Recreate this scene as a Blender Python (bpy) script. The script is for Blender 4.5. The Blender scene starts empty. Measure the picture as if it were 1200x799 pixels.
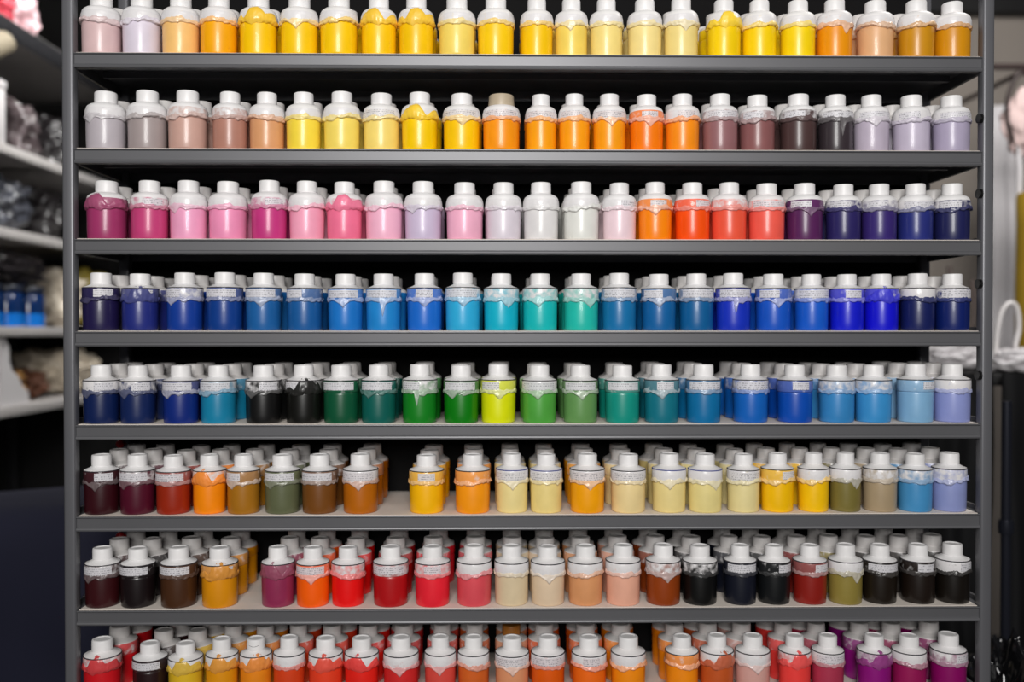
import bpy, bmesh, math, random
from mathutils import Vector, Matrix, noise

random.seed(7)
S = bpy.context.scene
C = S.collection
PI = math.pi

# ------------------------------------------------------------------ camera
FPX, PX0, PY0 = 1043.0, 600.0, 399.5
CAM = Vector((0.0, -1.2, 0.0))
cd = bpy.data.cameras.new('camera')
cam = bpy.data.objects.new('camera', cd)
C.objects.link(cam)
S.camera = cam
cd.sensor_width = 36.0
cd.lens = 36.0 * FPX / 1200.0
cd.clip_start = 0.02
cam.location = CAM
cam.rotation_euler = (math.radians(90 - 0.6), 0, math.radians(-0.9))
CM = cam.rotation_euler.to_matrix()
cd.dof.use_dof = True
cd.dof.focus_distance = 1.185
cd.dof.aperture_fstop = 1.7


def at(px, py, Y):
    """world point on the vertical plane y = Y seen at a pixel of the photograph"""
    d = CM @ Vector(((px - PX0) / FPX, -(py - PY0) / FPX, -1.0))
    t = (Y - CAM.y) / d.y
    return CAM + d * t


# ------------------------------------------------------------------ colours / materials
def lin(c):
    out = []
    for v in c:
        v = v / 255.0
        out.append(v / 12.92 if v <= 0.04045 else ((v + 0.055) / 1.055) ** 2.4)
    return tuple(out)


def mixc(a, b, t):
    return tuple(a[i] * (1 - t) + b[i] * t for i in range(3))


def mat(name, col, rough=0.5, metal=0.0, coat=0.0, spec=0.5, noise_scale=None, noise_amt=0.12, bump=0.0):
    m = bpy.data.materials.new(name)
    m.use_nodes = True
    nt = m.node_tree
    b = nt.nodes['Principled BSDF']
    b.inputs['Base Color'].default_value = (*lin(col), 1)
    b.inputs['Roughness'].default_value = rough
    b.inputs['Metallic'].default_value = metal
    b.inputs['Coat Weight'].default_value = coat
    b.inputs['Specular IOR Level'].default_value = spec
    if noise_scale:
        tc = nt.nodes.new('ShaderNodeTexCoord')
        nz = nt.nodes.new('ShaderNodeTexNoise')
        nz.inputs['Scale'].default_value = noise_scale
        nz.inputs['Detail'].default_value = 5
        nt.links.new(tc.outputs['Object'], nz.inputs['Vector'])
        rp = nt.nodes.new('ShaderNodeMix')
        rp.data_type = 'RGBA'
        c0 = tuple(max(0, v * (1 - noise_amt)) for v in lin(col))
        c1 = tuple(min(1, v * (1 + noise_amt)) for v in lin(col))
        rp.inputs['A'].default_value = (*c0, 1)
        rp.inputs['B'].default_value = (*c1, 1)
        nt.links.new(nz.outputs['Fac'], rp.inputs['Factor'])
        nt.links.new(rp.outputs['Result'], b.inputs['Base Color'])
        if bump:
            bp = nt.nodes.new('ShaderNodeBump')
            bp.inputs['Strength'].default_value = bump
            bp.inputs['Distance'].default_value = 0.004
            nt.links.new(nz.outputs['Fac'], bp.inputs['Height'])
            nt.links.new(bp.outputs['Normal'], b.inputs['Normal'])
    return m


def obj_color_mat(name, rough, coat, white_patches=False, attr=None, spec=0.5, bump=0.0):
    """paint whose colour is the object's own colour; white_patches: unpainted plastic shows through"""
    m = bpy.data.materials.new(name)
    m.use_nodes = True
    nt = m.node_tree
    N, L = nt.nodes, nt.links
    b = N['Principled BSDF']
    b.inputs['Roughness'].default_value = rough
    b.inputs['Coat Weight'].default_value = coat
    b.inputs['Coat Roughness'].default_value = 0.08
    b.inputs['Specular IOR Level'].default_value = spec
    if attr:
        oi = N.new('ShaderNodeAttribute')
        oi.attribute_name = attr
        L.new(oi.outputs['Color'], b.inputs['Base Color'])
        return m
    oi = N.new('ShaderNodeObjectInfo')
    tc = N.new('ShaderNodeTexCoord')
    add = N.new('ShaderNodeVectorMath')
    add.operation = 'ADD'
    mul = N.new('ShaderNodeMath')
    mul.operation = 'MULTIPLY'
    mul.inputs[1].default_value = 7.0
    L.new(oi.outputs['Random'], mul.inputs[0])
    L.new(tc.outputs['Object'], add.inputs[0])
    L.new(mul.outputs[0], add.inputs[1])
    nz = N.new('ShaderNodeTexNoise')
    nz.inputs['Detail'].default_value = 4
    L.new(add.outputs[0], nz.inputs['Vector'])
    if white_patches:
        nz.inputs['Scale'].default_value = 120.0
        sub = N.new('ShaderNodeMath')          # noise - 0.5 + (alpha-0.5)*1
        sub.operation = 'ADD'
        L.new(nz.outputs['Fac'], sub.inputs[0])
        L.new(oi.outputs['Alpha'], sub.inputs[1])
        mr = N.new('ShaderNodeMapRange')
        mr.inputs['From Min'].default_value = 0.88
        mr.inputs['From Max'].default_value = 1.16
        L.new(sub.outputs[0], mr.inputs['Value'])
        mx = N.new('ShaderNodeMix')
        mx.data_type = 'RGBA'
        L.new(mr.outputs['Result'], mx.inputs['Factor'])
        L.new(oi.outputs['Color'], mx.inputs['A'])
        mx.inputs['B'].default_value = (*lin((234, 231, 232)), 1)
        L.new(mx.outputs['Result'], b.inputs['Base Color'])
    else:
        nz.inputs['Scale'].default_value = 38.0
        mr = N.new('ShaderNodeMapRange')
        mr.inputs['To Min'].default_value = 0.86
        mr.inputs['To Max'].default_value = 1.12
        L.new(nz.outputs['Fac'], mr.inputs['Value'])
        hs = N.new('ShaderNodeHueSaturation')
        L.new(mr.outputs['Result'], hs.inputs['Value'])
        L.new(oi.outputs['Color'], hs.inputs['Color'])
        L.new(hs.outputs['Color'], b.inputs['Base Color'])
    if bump:
        n2 = N.new('ShaderNodeTexNoise')
        n2.inputs['Scale'].default_value = 190.0
        L.new(add.outputs[0], n2.inputs['Vector'])
        bp = N.new('ShaderNodeBump')
        bp.inputs['Strength'].default_value = bump
        bp.inputs['Distance'].default_value = 0.002
        L.new(n2.outputs['Fac'], bp.inputs['Height'])
        L.new(bp.outputs['Normal'], b.inputs['Normal'])
    return m


def label_mat():
    m = bpy.data.materials.new('printed_label')
    m.use_nodes = True
    nt = m.node_tree
    N, L = nt.nodes, nt.links
    b = N['Principled BSDF']
    b.inputs['Roughness'].default_value = 0.45
    uv = N.new('ShaderNodeUVMap')
    oi = N.new('ShaderNodeObjectInfo')
    sp = N.new('ShaderNodeSeparateXYZ')
    L.new(uv.outputs['UV'], sp.inputs[0])

    def mth(op, a=None, bb=None, v=None):
        n = N.new('ShaderNodeMath')
        n.operation = op
        if a is not None:
            L.new(a, n.inputs[0])
        if bb is not None:
            L.new(bb, n.inputs[1])
        if v is not None:
            n.inputs[1].default_value = v
        return n.outputs[0]
    row = mth('FLOOR', mth('DIVIDE', sp.outputs['Y'], v=2.6))
    fr = mth('FRACT', mth('DIVIDE', sp.outputs['Y'], v=2.6))
    inline = mth('LESS_THAN', fr, v=0.5)
    cb = N.new('ShaderNodeCombineXYZ')
    L.new(mth('MULTIPLY', sp.outputs['X'], v=1.1), cb.inputs[0])
    L.new(mth('MULTIPLY', row, v=5.3), cb.inputs[1])
    L.new(mth('MULTIPLY', oi.outputs['Random'], v=90.0), cb.inputs[2])
    nz = N.new('ShaderNodeTexNoise')
    nz.inputs['Scale'].default_value = 1.0
    nz.inputs['Detail'].default_value = 2
    L.new(cb.outputs[0], nz.inputs['Vector'])
    ink = mth('MULTIPLY', inline, mth('GREATER_THAN', nz.outputs['Fac'], v=0.52))
    ink = mth('MULTIPLY', ink, v=0.6)
    mx = N.new('ShaderNodeMix')
    mx.data_type = 'RGBA'
    L.new(ink, mx.inputs['Factor'])
    L.new(oi.outputs['Color'], mx.inputs['A'])
    mx.inputs['B'].default_value = (*lin((95, 92, 104)), 1)
    L.new(mx.outputs['Result'], b.inputs['Base Color'])
    return m


M = {
    'paint': obj_color_mat('paint_in_clear_plastic', 0.36, 0.2),
    'collar': obj_color_mat('smeared_clear_collar', 0.32, 0.25, white_patches=True, bump=0.25),
    'drip': obj_color_mat('dried_paint', 0.36, 0.2, bump=0.15),
    'cap': obj_color_mat('white_plastic', 0.42, 0.0),
    'label': label_mat(),
    'ring': obj_color_mat('ring_plastic', 0.35, 0.1),
    'stuffpaint': obj_color_mat('paint_of_rear_bottles', 0.3, 0.3, attr='paint'),
    'steel': mat('grey_painted_steel', (104, 104, 107), 0.42, 0.35, noise_scale=9, noise_amt=0.10),
    'post': mat('grey_post_steel', (108, 108, 112), 0.4, 0.35, noise_scale=6, noise_amt=0.12),
    'liner': mat('pale_shelf_liner', (226, 216, 206), 0.6, noise_scale=14, noise_amt=0.10),
    'panel': mat('black_back_panel', (16, 15, 16), 0.8, spec=0.15, noise_scale=6),
    'black': mat('black_rubber', (20, 20, 21), 0.5),
    'wall': mat('beige_plaster', (150, 141, 133), 0.85, noise_scale=5, noise_amt=0.1, bump=0.1),
    'wall_dark': mat('dark_wall', (12, 11, 11), 0.9, noise_scale=4),  # also paints in the shade on the back wall's left part
    'floor': mat('dark_concrete', (52, 50, 49), 0.8, noise_scale=8, noise_amt=0.25),
    'side_steel': mat('pale_shelf_steel', (184, 180, 178), 0.5, 0.1, noise_scale=8),
    'side_dark': mat('black_slotted_angle', (38, 38, 41), 0.45, 0.3),
}


def sh(name, *a, **k):
    if name not in M:
        M[name] = mat(name, *a, **k)
    return M[name]


# ------------------------------------------------------------------ builders
def link(o, parent=None):
    C.objects.link(o)
    if parent:
        o.parent = parent
    return o


def finish(bm, name, m, angle=40, smooth=True):
    me = bpy.data.meshes.new(name)
    bmesh.ops.recalc_face_normals(bm, faces=bm.faces[:])
    bm.to_mesh(me)
    bm.free()
    if smooth:
        for p in me.polygons:
            p.use_smooth = True
        me.set_sharp_from_angle(angle=math.radians(angle))
    if m:
        me.materials.append(m)
    return me


def obj(name, me, parent=None):
    return link(bpy.data.objects.new(name, me), parent)


def tag(o, label, cat, group=None, kind=None):
    if label:
        o['label'] = label
    if cat:
        o['category'] = cat
    if group:
        o['group'] = group
    if kind:
        o['kind'] = kind
    return o


def empty(name, loc, label, cat, group=None):
    o = bpy.data.objects.new(name, None)
    o.empty_display_size = 0.02
    o.location = loc
    C.objects.link(o)
    return tag(o, label, cat, group)


def add_lathe(bm, prof, seg=40, mtx=None):
    rings = []
    for r, z in prof:
        if r < 1e-6:
            rings.append([bm.verts.new((0, 0, z))])
        else:
            rings.append([bm.verts.new((r * math.sin(2 * PI * i / seg), -r * math.cos(2 * PI * i / seg), z)) for i in range(seg)])
    for a, b in zip(rings, rings[1:]):
        for i in range(seg):
            j = (i + 1) % seg
            if len(a) == 1 and len(b) == 1:
                continue
            if len(a) == 1:
                bm.faces.new((a[0], b[i], b[j]))
            elif len(b) == 1:
                bm.faces.new((a[i], a[j], b[0]))
            else:
                bm.faces.new((a[i], a[j], b[j], b[i]))
    if mtx:
        vs = [v for r in rings for v in r]
        bmesh.ops.transform(bm, matrix=mtx, verts=vs)


def lathe(name, prof, m, seg=40, k=0.001, angle=35):
    bm = bmesh.new()
    add_lathe(bm, [(r * k, z * k) for r, z in prof], seg)
    return finish(bm, name, m, angle)


def add_box(bm, x0, x1, y0, y1, z0, z1, bev=0.0, seg=2):
    t = bmesh.new()
    bmesh.ops.create_cube(t, size=1.0)
    for v in t.verts:
        v.co = Vector(((x0 + x1) / 2 + v.co.x * (x1 - x0), (y0 + y1) / 2 + v.co.y * (y1 - y0), (z0 + z1) / 2 + v.co.z * (z1 - z0)))
    if bev:
        bmesh.ops.bevel(t, geom=t.edges[:], offset=bev, segments=seg, affect='EDGES', profile=0.5)
    tm = bpy.data.meshes.new('t')
    t.to_mesh(tm)
    t.free()
    bm.from_mesh(tm)
    bpy.data.meshes.remove(tm)


def box(name, x0, x1, y0, y1, z0, z1, m, parent=None, bev=0.002):
    bm = bmesh.new()
    add_box(bm, x0, x1, y0, y1, z0, z1, bev)
    return obj(name, finish(bm, name, m), parent)


def add_tube(bm, pts, rad, seg=12):
    """tube through a list of points; rad is a number or a list"""
    pts = [Vector(p) for p in pts]
    n = len(pts)
    rads = rad if isinstance(rad, (list, tuple)) else [rad] * n
    up = Vector((0.13, 0.31, 0.94)).normalized()
    rings = []
    for i, p in enumerate(pts):
        d = (pts[min(i + 1, n - 1)] - pts[max(i - 1, 0)]).normalized()
        a = d.cross(up)
        if a.length < 1e-3:
            a = d.cross(Vector((1, 0, 0)))
        a.normalize()
        b = d.cross(a).normalized()
        rings.append([bm.verts.new(p + (a * math.cos(2 * PI * k / seg) + b * math.sin(2 * PI * k / seg)) * rads[i]) for k in range(seg)])
    for A, B in zip(rings, rings[1:]):
        for k in range(seg):
            j = (k + 1) % seg
            bm.faces.new((A[k], A[j], B[j], B[k]))
    bm.faces.new(rings[0][::-1])
    bm.faces.new(rings[-1])


def smooth_path(pts, n=6):
    pts = [Vector(p) for p in pts]
    out = []
    for i in range(len(pts) - 1):
        p0 = pts[max(i - 1, 0)]
        p1, p2 = pts[i], pts[i + 1]
        p3 = pts[min(i + 2, len(pts) - 1)]
        for k in range(n):
            t = k / n
            out.append(0.5 * ((2 * p1) + (p2 - p0) * t + (2 * p0 - 5 * p1 + 4 * p2 - p3) * t * t + (3 * p1 - p0 - 3 * p2 + p3) * t ** 3))
    out.append(pts[-1])
    return out


def tube(name, pts, rad, m, parent=None, n=6, seg=12):
    bm = bmesh.new()
    P = smooth_path(pts, n) if n > 1 else [Vector(p) for p in pts]
    if isinstance(rad, (list, tuple)):
        R = []
        for i in range(len(P)):
            f = i / (len(P) - 1) * (len(rad) - 1)
            a = min(int(f), len(rad) - 2)
            R.append(rad[a] * (1 - (f - a)) + rad[a + 1] * (f - a))
        rad = R
    add_tube(bm, P, rad, seg)
    return obj(name, finish(bm, name, m, 50), parent)


def bundle_mesh(name, sx, sy, sz, m, seed, crumple=0.16, freq=3.0, flat=0.35):
    """a crumpled, filled plastic or cloth bundle sitting on z = 0"""
    bm = bmesh.new()
    bmesh.ops.create_icosphere(bm, subdivisions=5, radius=1.0)
    off = Vector((seed * 3.7, seed * 1.3, seed * 5.1))
    for v in bm.verts:
        d = v.co.normalized()
        q = d * freq + off
        r = 1 + crumple * (noise.noise(q) + 0.8 * (0.5 - abs(noise.noise(q * 2.1))) + 0.35 * (0.5 - abs(noise.noise(q * 4.7))))
        # squarish section
        s = max(abs(d.x), abs(d.y), abs(d.z))
        r *= (1 - flat) + flat / s
        v.co = Vector((d.x * r * sx / 2, d.y * r * sy / 2, d.z * r * sz / 2))
    for k, want in enumerate((sx, sy, sz)):
        lo = min(v.co[k] for v in bm.verts)
        hi = max(v.co[k] for v in bm.verts)
        for v in bm.verts:
            v.co[k] = (v.co[k] - (lo + hi) / 2) * want / (hi - lo)
    for v in bm.verts:
        v.co.z = max(v.co.z + sz / 2 - 0.06 * sz, 0.0)
    return finish(bm, name, m, 70)


def bundle(name, loc, dims, m, seed, label, cat, group=None, **k):
    o = obj(name, bundle_mesh(name, *dims, m, seed, **k))
    o.location = loc
    return tag(o, label, cat, group)


# ------------------------------------------------------------------ the paint bottle, part by part (mm)
BODY = [(0, 0), (21.6, 0), (22.4, 0.6), (22.8, 1.8), (23.1, 12), (23.4, 38), (23.1, 40.2), (22.6, 41), (0, 41)]
COLLAR = {
    'flared': [(0, 41), (22.4, 41), (23.6, 41.6), (24.0, 43), (24.1, 50), (24.0, 56), (23.5, 57.3), (0, 57.3)],
    'domed': [(0, 41), (22.6, 41), (24.2, 41.8), (24.6, 43.4), (24.6, 49), (24.2, 52.4), (23.5, 54), (0, 54)],
}
SHOULDER = {
    'flared': [(0, 57.3), (23.2, 57.3), (23.0, 58.2), (21.4, 58.8), (18.4, 59.9), (15.6, 61.3), (13.9, 62.4), (13.2, 62.7), (13.2, 64), (0, 64)],
    'domed': [(0, 54), (23.5, 54), (23.2, 55.8), (21.8, 58.2), (19.0, 60.3), (16.2, 61.5), (14.2, 62.4), (13.2, 62.7), (13.2, 64), (0, 64)],
}
CAP = [(0, 63.2), (13.0, 63.2), (13.5, 63.7), (13.6, 66), (13.5, 75.9), (13.1, 77.2), (12.2, 77.8), (10.6, 77.9), (9.8, 77.4), (9.4, 76.7), (0, 76.7)]
WIDECAP = [(0, 60.5), (16.3, 60.5), (16.9, 61.2), (16.9, 63), (16.2, 74.4), (15.4, 76.2), (13.8, 77), (0, 77.2)]


def rprof(style, z):
    pr = [(r, zz) for r, zz in BODY[1:8]] + [p for p in COLLAR[style][1:-1]] + [p for p in SHOULDER[style][1:-1]]
    best = 23.5
    for (r0, z0), (r1, z1) in zip(pr, pr[1:]):
        if z0 <= z <= z1 and z1 > z0:
            best = r0 + (r1 - r0) * (z - z0) / (z1 - z0)
    if 36 < z < 43.5:
        best = max(best, 23.65)
    return best


def drip_mesh(kind, style, seed):
    rnd = random.Random(seed * 31 + ord(kind))
    off = Vector((seed * 9.1, ord(kind) * 2.3, 0))
    tear = []            # (phi, depth, half width in rad)
    lobes = []           # (phi, height, width)
    tilt, t0 = 0.0, 0.0
    zl, zh = 39.4, 44.8
    thick = 1.35
    if kind == 'b':
        tear = [(rnd.uniform(-.15, .15), rnd.uniform(6, 8.5), .42)]
    elif kind == 'c':
        tear = [(-.5 + rnd.uniform(-.1, .1), rnd.uniform(6, 9), .36), (.25, 2, .2)]
    elif kind == 'd':
        tear = [(.45 + rnd.uniform(-.1, .1), rnd.uniform(7, 11), .38), (-.4, 2, .3)]
    elif kind == 'e':
        tear = [(rnd.uniform(-.5, .2), rnd.uniform(2, 5), .4)]
        lobes = [(rnd.uniform(-.35, .35), 15, .5), (rnd.uniform(-1.2, -.7), 5, .3), (1.0, 8, .35)]
        thick = 1.55
    elif kind == 'f':
        tilt, t0 = rnd.choice((-1, 1)) * 3.2, 0
        tear = [(rnd.uniform(-.4, .5), 3.0, .3)]
        thick = 2.0
    elif kind == 'g':
        tear = [(rnd.uniform(-.1, .15), 17, .13), (rnd.uniform(-.3, .3), 5, .42)]
    else:
        tear = [(rnd.uniform(-.8, .8), 1.6, .3)]
    NS, NT = 112, 9
    bm = bmesh.new()
    outer, inner = [], []
    for i in range(NS):
        ph = 2 * PI * i / NS - PI
        q = Vector((math.cos(ph) * 2.2, math.sin(ph) * 2.2, 0)) + off
        lo = zl + tilt * math.sin(ph) * math.exp(-(ph / 1.6) ** 2) + 2.3 * noise.noise(q * 1.7) + .9 * noise.noise(q * 5)
        for (p, d, w) in tear:
            lo -= d * max(0, 1 - abs(ph - p) / w) ** (1.1 if w > .2 else .6)
        hi = zh + tilt * .7 * math.sin(ph) * math.exp(-(ph / 1.6) ** 2) + 3.4 * noise.noise(q * 1.3 + Vector((5, 5, 5))) + 1.2 * noise.noise(q * 6)
        for (p, d, w) in lobes:
            hi += d * math.exp(-((ph - p) / w) ** 4)
        hi = min(hi, 61.0)
        lo = min(lo, hi - 1.5)
        co, ci = [], []
        for j in range(NT):
            t = j / (NT - 1)
            z = lo + (hi - lo) * t
            bulge = thick * (0.25 + 0.75 * math.sin(PI * min(1, .12 + t * .88)) ** .6) * (1.25 - .7 * t)
            bulge *= max(.2, 1 + .75 * noise.noise(q * 3.2 + Vector((z * .12, 0, z * .28))))
            if j in (0, NT - 1):
                bulge *= .35
            r = rprof(style, z)
            co.append(bm.verts.new((math.sin(ph) * (r + bulge) * .001, -math.cos(ph) * (r + bulge) * .001, z * .001)))
            ci.append(bm.verts.new((math.sin(ph) * (r - .25) * .001, -math.cos(ph) * (r - .25) * .001, z * .001)))
        outer.append(co)
        inner.append(ci)
    for i in range(NS):
        k = (i + 1) % NS
        for j in range(NT - 1):
            bm.faces.new((outer[i][j], outer[k][j], outer[k][j + 1], outer[i][j + 1]))
            bm.faces.new((inner[i][j], inner[i][j + 1], inner[k][j + 1], inner[k][j]))
        bm.faces.new((outer[i][0], inner[i][0], inner[k][0], outer[k][0]))
        bm.faces.new((outer[i][-1], outer[k][-1], inner[k][-1], inner[i][-1]))
    return finish(bm, 'paint_drip', M['drip'], 60)


def label_mesh(style, p0, p1):
    z0, z1 = (44.6, 55.2) if style == 'flared' else (43.6, 52.2)
    bm = bmesh.new()
    uvl = bm.loops.layers.uv.new('UVMap')
    n = 18
    def ring(r):
        a = []
        for i in range(n + 1):
            ph = p0 + (p1 - p0) * i / n
            a.append([bm.verts.new((math.sin(ph) * r * .001, -math.cos(ph) * r * .001, z * .001)) for z in (z0, z1)])
        return a
    R = 24.62
    A, B = ring(R), ring(R - .5)
    def f(vs):
        fc = bm.faces.new(vs)
        for l in fc.loops:
            ph = math.atan2(l.vert.co.x, -l.vert.co.y)
            l[uvl].uv = (ph * R, l.vert.co.z * 1000 - z0)
    for i in range(n):
        f((A[i][0], A[i + 1][0], A[i + 1][1], A[i][1]))
        f((B[i][0], B[i][1], B[i + 1][1], B[i + 1][0]))
        f((A[i][1], A[i + 1][1], B[i + 1][1], B[i][1]))
        f((A[i][0], B[i][0], B[i + 1][0], A[i + 1][0]))
    f((A[0][0], A[0][1], B[0][1], B[0][0]))
    f((A[n][0], B[n][0], B[n][1], A[n][1]))
    return finish(bm, 'label', M['label'], 30)


ME = {'body': lathe('body', BODY, M['paint'], 44), 'cap': lathe('cap', CAP, M['cap'], 36), 'widecap': lathe('cap', WIDECAP, M['cap'], 40)}
for st in ('flared', 'domed'):
    ME['collar', st] = lathe('collar', COLLAR[st], M['collar'], 44)
    ME['shoulder', st] = lathe('shoulder', SHOULDER[st], M['cap'], 44)
    zr = 57.3 if st == 'flared' else 54.0
    ME['ring', st] = lathe('seal_ring', [(22.8, zr - .7), (23.9, zr - .7), (24.25, zr - .3), (24.25, zr + .3), (23.9, zr + .65), (22.8, zr + .65), (22.8, zr - .7)], M['ring'], 44)
    for k in 'abcdefg':
        for v in range(3):
            ME['drip', st, k, v] = drip_mesh(k, st, v + 1)
    for k, (a, b) in {'1': (-1.05, .9), '2': (-1.1, .05), '3': (.0, 1.05), '4': (-.42, .55)}.items():
        ME['label', st, k] = label_mesh(st, a, b)

# ------------------------------------------------------------------ the catalogue: x in the photo, colour name, colour, drip, label, collar, extra
ROWS = []
ROWS.append("""119 pinkish beige|222,190,190|f0w
166 lilac white|226,216,230|f0w
212 light peach|250,198,120|a0w
257 amber|255,176,8|a0w
303 bright yellow|255,203,2|e0w
351 bright yellow|255,206,10|b0w
397.5 bright yellow|255,206,8|f0w
444 bright yellow|255,203,6|e0w
488 bright yellow|255,203,6|e0w
535.5 pale yellow|250,220,105|a0w
581 bright yellow|255,208,15|a0w
629 bright yellow|255,204,10|a0w
669.5 soft yellow|250,218,100|b0w
710.5 creamy yellow|250,224,135|a0w
755.5 creamy yellow|250,226,148|a0w
798 creamy yellow|246,222,140|b0w
848 lemon yellow|255,214,8|e0w
890 lemon yellow|255,214,6|f0w
935 lemon yellow|255,218,10|a0w
977.5 amber orange|242,152,8|d0w
1026 tan|230,178,130|f0w
1073 ochre|208,144,22|f0w
1116 ochre|216,145,12|a0w""")
ROWS.append("""124 lilac grey|188,180,186|c0w
173 warm grey|166,153,152|f0w
220.5 rose beige|206,165,152|f0m
270 rosy brown|182,130,114|a0m
313 tan orange|222,160,112|f0w
356 pale yellow|252,222,70|a0w
401 pale yellow|252,224,105|f0w
447 pale yellow|250,221,118|f1w
492 bright yellow|255,208,2|e0w
541 bright yellow|255,203,6|b1w
587.5 orange|255,155,18|a1w|wide
634 amber|255,166,12|a1w
673 amber|255,162,16|a1w
714 amber|255,162,16|b1w
757.5 bright orange|255,128,8|b4p
799.5 orange|255,148,22|f4w
843.5 mauve brown|150,104,107|a1m
887 red brown|140,90,90|f2m
935 dark brown|85,62,61|a2m
979 charcoal|62,53,58|g1m
1021 pale lilac|192,180,197|b1w
1068 pale lilac|197,187,206|f2w
1114 greyish lilac|177,167,192|a1w""")
ROWS.append("""125 plum magenta|162,54,104|e0p
176 raspberry|202,68,124|a3m
221 pale pink|243,165,200|c0w
267.5 light pink|246,150,190|a0w
316 magenta|202,58,130|a3m
360 light pink|250,168,194|f0w
404 rose pink|247,118,154|e0m
450 pale pink|250,185,210|f0w
496 lavender|207,191,217|c0w
544.5 pale pink|247,180,205|a0w
590 milky lilac|227,217,227|a0w
634 white|228,225,225|a0w
681 milky white|230,230,224|f0w
725.5 blush white|243,215,223|a3w
767.5 orange|255,138,8|b4p
811 red orange|255,84,12|a3p
854 coral red|242,90,64|a0m
898 coral|247,95,80|a1m
943 purple|97,40,97|b2p
988 indigo|50,42,106|a2m
1030 dark violet|56,40,112|a2m
1073 dark blue|40,48,122|f1w
1115 navy|35,38,92|f2m""")
ROWS.append("""117 blackish violet|36,28,78|f3p
165 dark indigo|35,45,124|e3p
217 cobalt blue|18,60,152|c2m
264 deep blue|14,60,138|a1p
309 steel blue|28,96,162|b1p
357 steel blue|24,90,156|a2p
405 azure blue|28,118,202|b1p
449.5 azure blue|32,134,208|g1p
497.5 royal blue|28,108,208|b4p
542.5 sky blue|48,174,222|b1m
587.5 cyan|18,180,206|d0m
633 turquoise|22,190,190|b0m
681 sea green|34,190,174|d0m
725.5 denim blue|22,114,172|a1m
772 denim blue|18,98,162|b2p
816 petrol blue|14,94,152|a1m
859 royal blue|22,50,188|g1p
906 royal blue|22,86,198|b2p
951 royal blue|22,92,204|a1m
992 ultramarine|18,28,208|a4p
1033 ultramarine|18,18,212|e0p
1077 midnight blue|24,35,98|f0w
1116 midnight blue|14,35,110|a1m""")
ROWS.append("""112 navy|14,35,88|c3w
162 navy|20,40,94|c3m
212.5 dark blue|14,40,120|c1p
256 teal blue|22,128,166|f1m
309 black|19,19,19|c3m
356 black|19,19,16|e2m
400 bottle green|12,90,58|n1p
444 dark teal|12,104,94|c1p
492 green|18,126,30|g2m
540.5 green|8,120,14|c1p
584 lime yellow|222,228,6|b2p
632 leaf green|80,164,64|b1w
680 sage green|100,148,84|b1p
729 jade green|18,146,130|n1p
775 dark teal|18,114,132|b4p
824 petrol blue|12,110,164|a1p
879.5 royal blue|18,98,188|a1m
931 cobalt blue|8,76,178|n4p
980 sky blue|54,134,196|a0m
1023 sky blue|58,144,206|a0m
1072 light blue|130,177,214|n3p
1116 periwinkle|142,152,209|a0w""")
ROWS.append("""112 deep maroon|58,10,20|b3p
154.5 burgundy|88,15,41|c1m
199.5 rust red|154,40,14|a1p
242.5 orange|255,142,4|e0m
286 ochre|168,111,24|c2p
331 olive grey|106,111,80|c1p
374.5 brown|117,70,24|a1p
422.5 caramel|184,101,8|b1w
500 golden yellow|255,188,6|a4p
554 amber orange|255,157,18|f0p
600 cream|242,221,150|b1w|blue
640 cream|244,219,140|a1w|blue
688 amber|252,168,6|b1w
736 cream|242,216,155|a1w
784 cream|238,216,145|b0w|blue
826 cream|237,219,146|d0w|blue
871 cream|233,217,155|f1w
911 golden yellow|250,193,2|f3p
953 golden yellow|252,198,6|f0w
996 olive|122,111,55|d0w
1035 taupe|172,151,120|a0m
1074.5 light blue|68,142,194|a0m
1112.5 periwinkle|142,152,203|f0m""")
ROWS.append("""114 dark maroon|62,15,20|c1m
161 brownish black|26,16,18|n1p
210 dark brown|78,46,25|a1p
258 mustard|224,145,12|e3p
326 plum|144,45,82|e0p
367 vivid orange|255,97,6|b1p
408 bright red|240,18,18|f0m
458 crimson|180,18,23|n1m
507 pinkish red|240,38,54|a4m
555.5 rose|224,80,90|f0w
599.5 sand|223,202,166|a0w
642 sand|228,202,171|b0w
686 tan|223,155,104|f0w
730 light peach|238,176,150|a0w
777 rust brown|144,60,13|b0m
820 black|13,13,13|a0m
867 blue black|22,25,39|a1p
907 black|20,22,24|a3p
949 brick red|139,29,21|a3p
990 olive gold|143,127,60|d0w
1031 black brown|31,23,15|f1p
1076 black brown|31,21,15|a4p
1117 black|23,17,12|f3w""")
ROWS.append("""119 red|210,22,32|e4m
176 black brown|42,20,22|n1p
216 mustard yellow|224,182,38|e0w
260.5 golden orange|230,150,16|e0w
300 orange|238,138,26|e0w|mark
339 red orange|219,68,27|a0w
382 red orange|239,67,37|e0w
424 bright red|239,37,27|e0w
470 red|214,43,43|b0w
516 coral red|224,78,68|b0w
555 burnt orange|214,99,37|f0w
600 apricot|224,150,108|b1w
642 vivid orange|229,92,12|a1w
690 vivid orange|244,108,22|f4w
736 amber orange|249,143,16|f0w
799 amber orange|249,143,16|f0p
840 burnt orange|199,88,37|e0w
882 dusty pink|219,167,157|b0w
931 coral red|244,66,62|e0m
970 raspberry rose|174,54,80|a1w
1025 purple magenta|144,18,124|e0m
1064.5 magenta|154,23,86|f0w
1111 dark magenta|139,8,97|a3m""")

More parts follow.
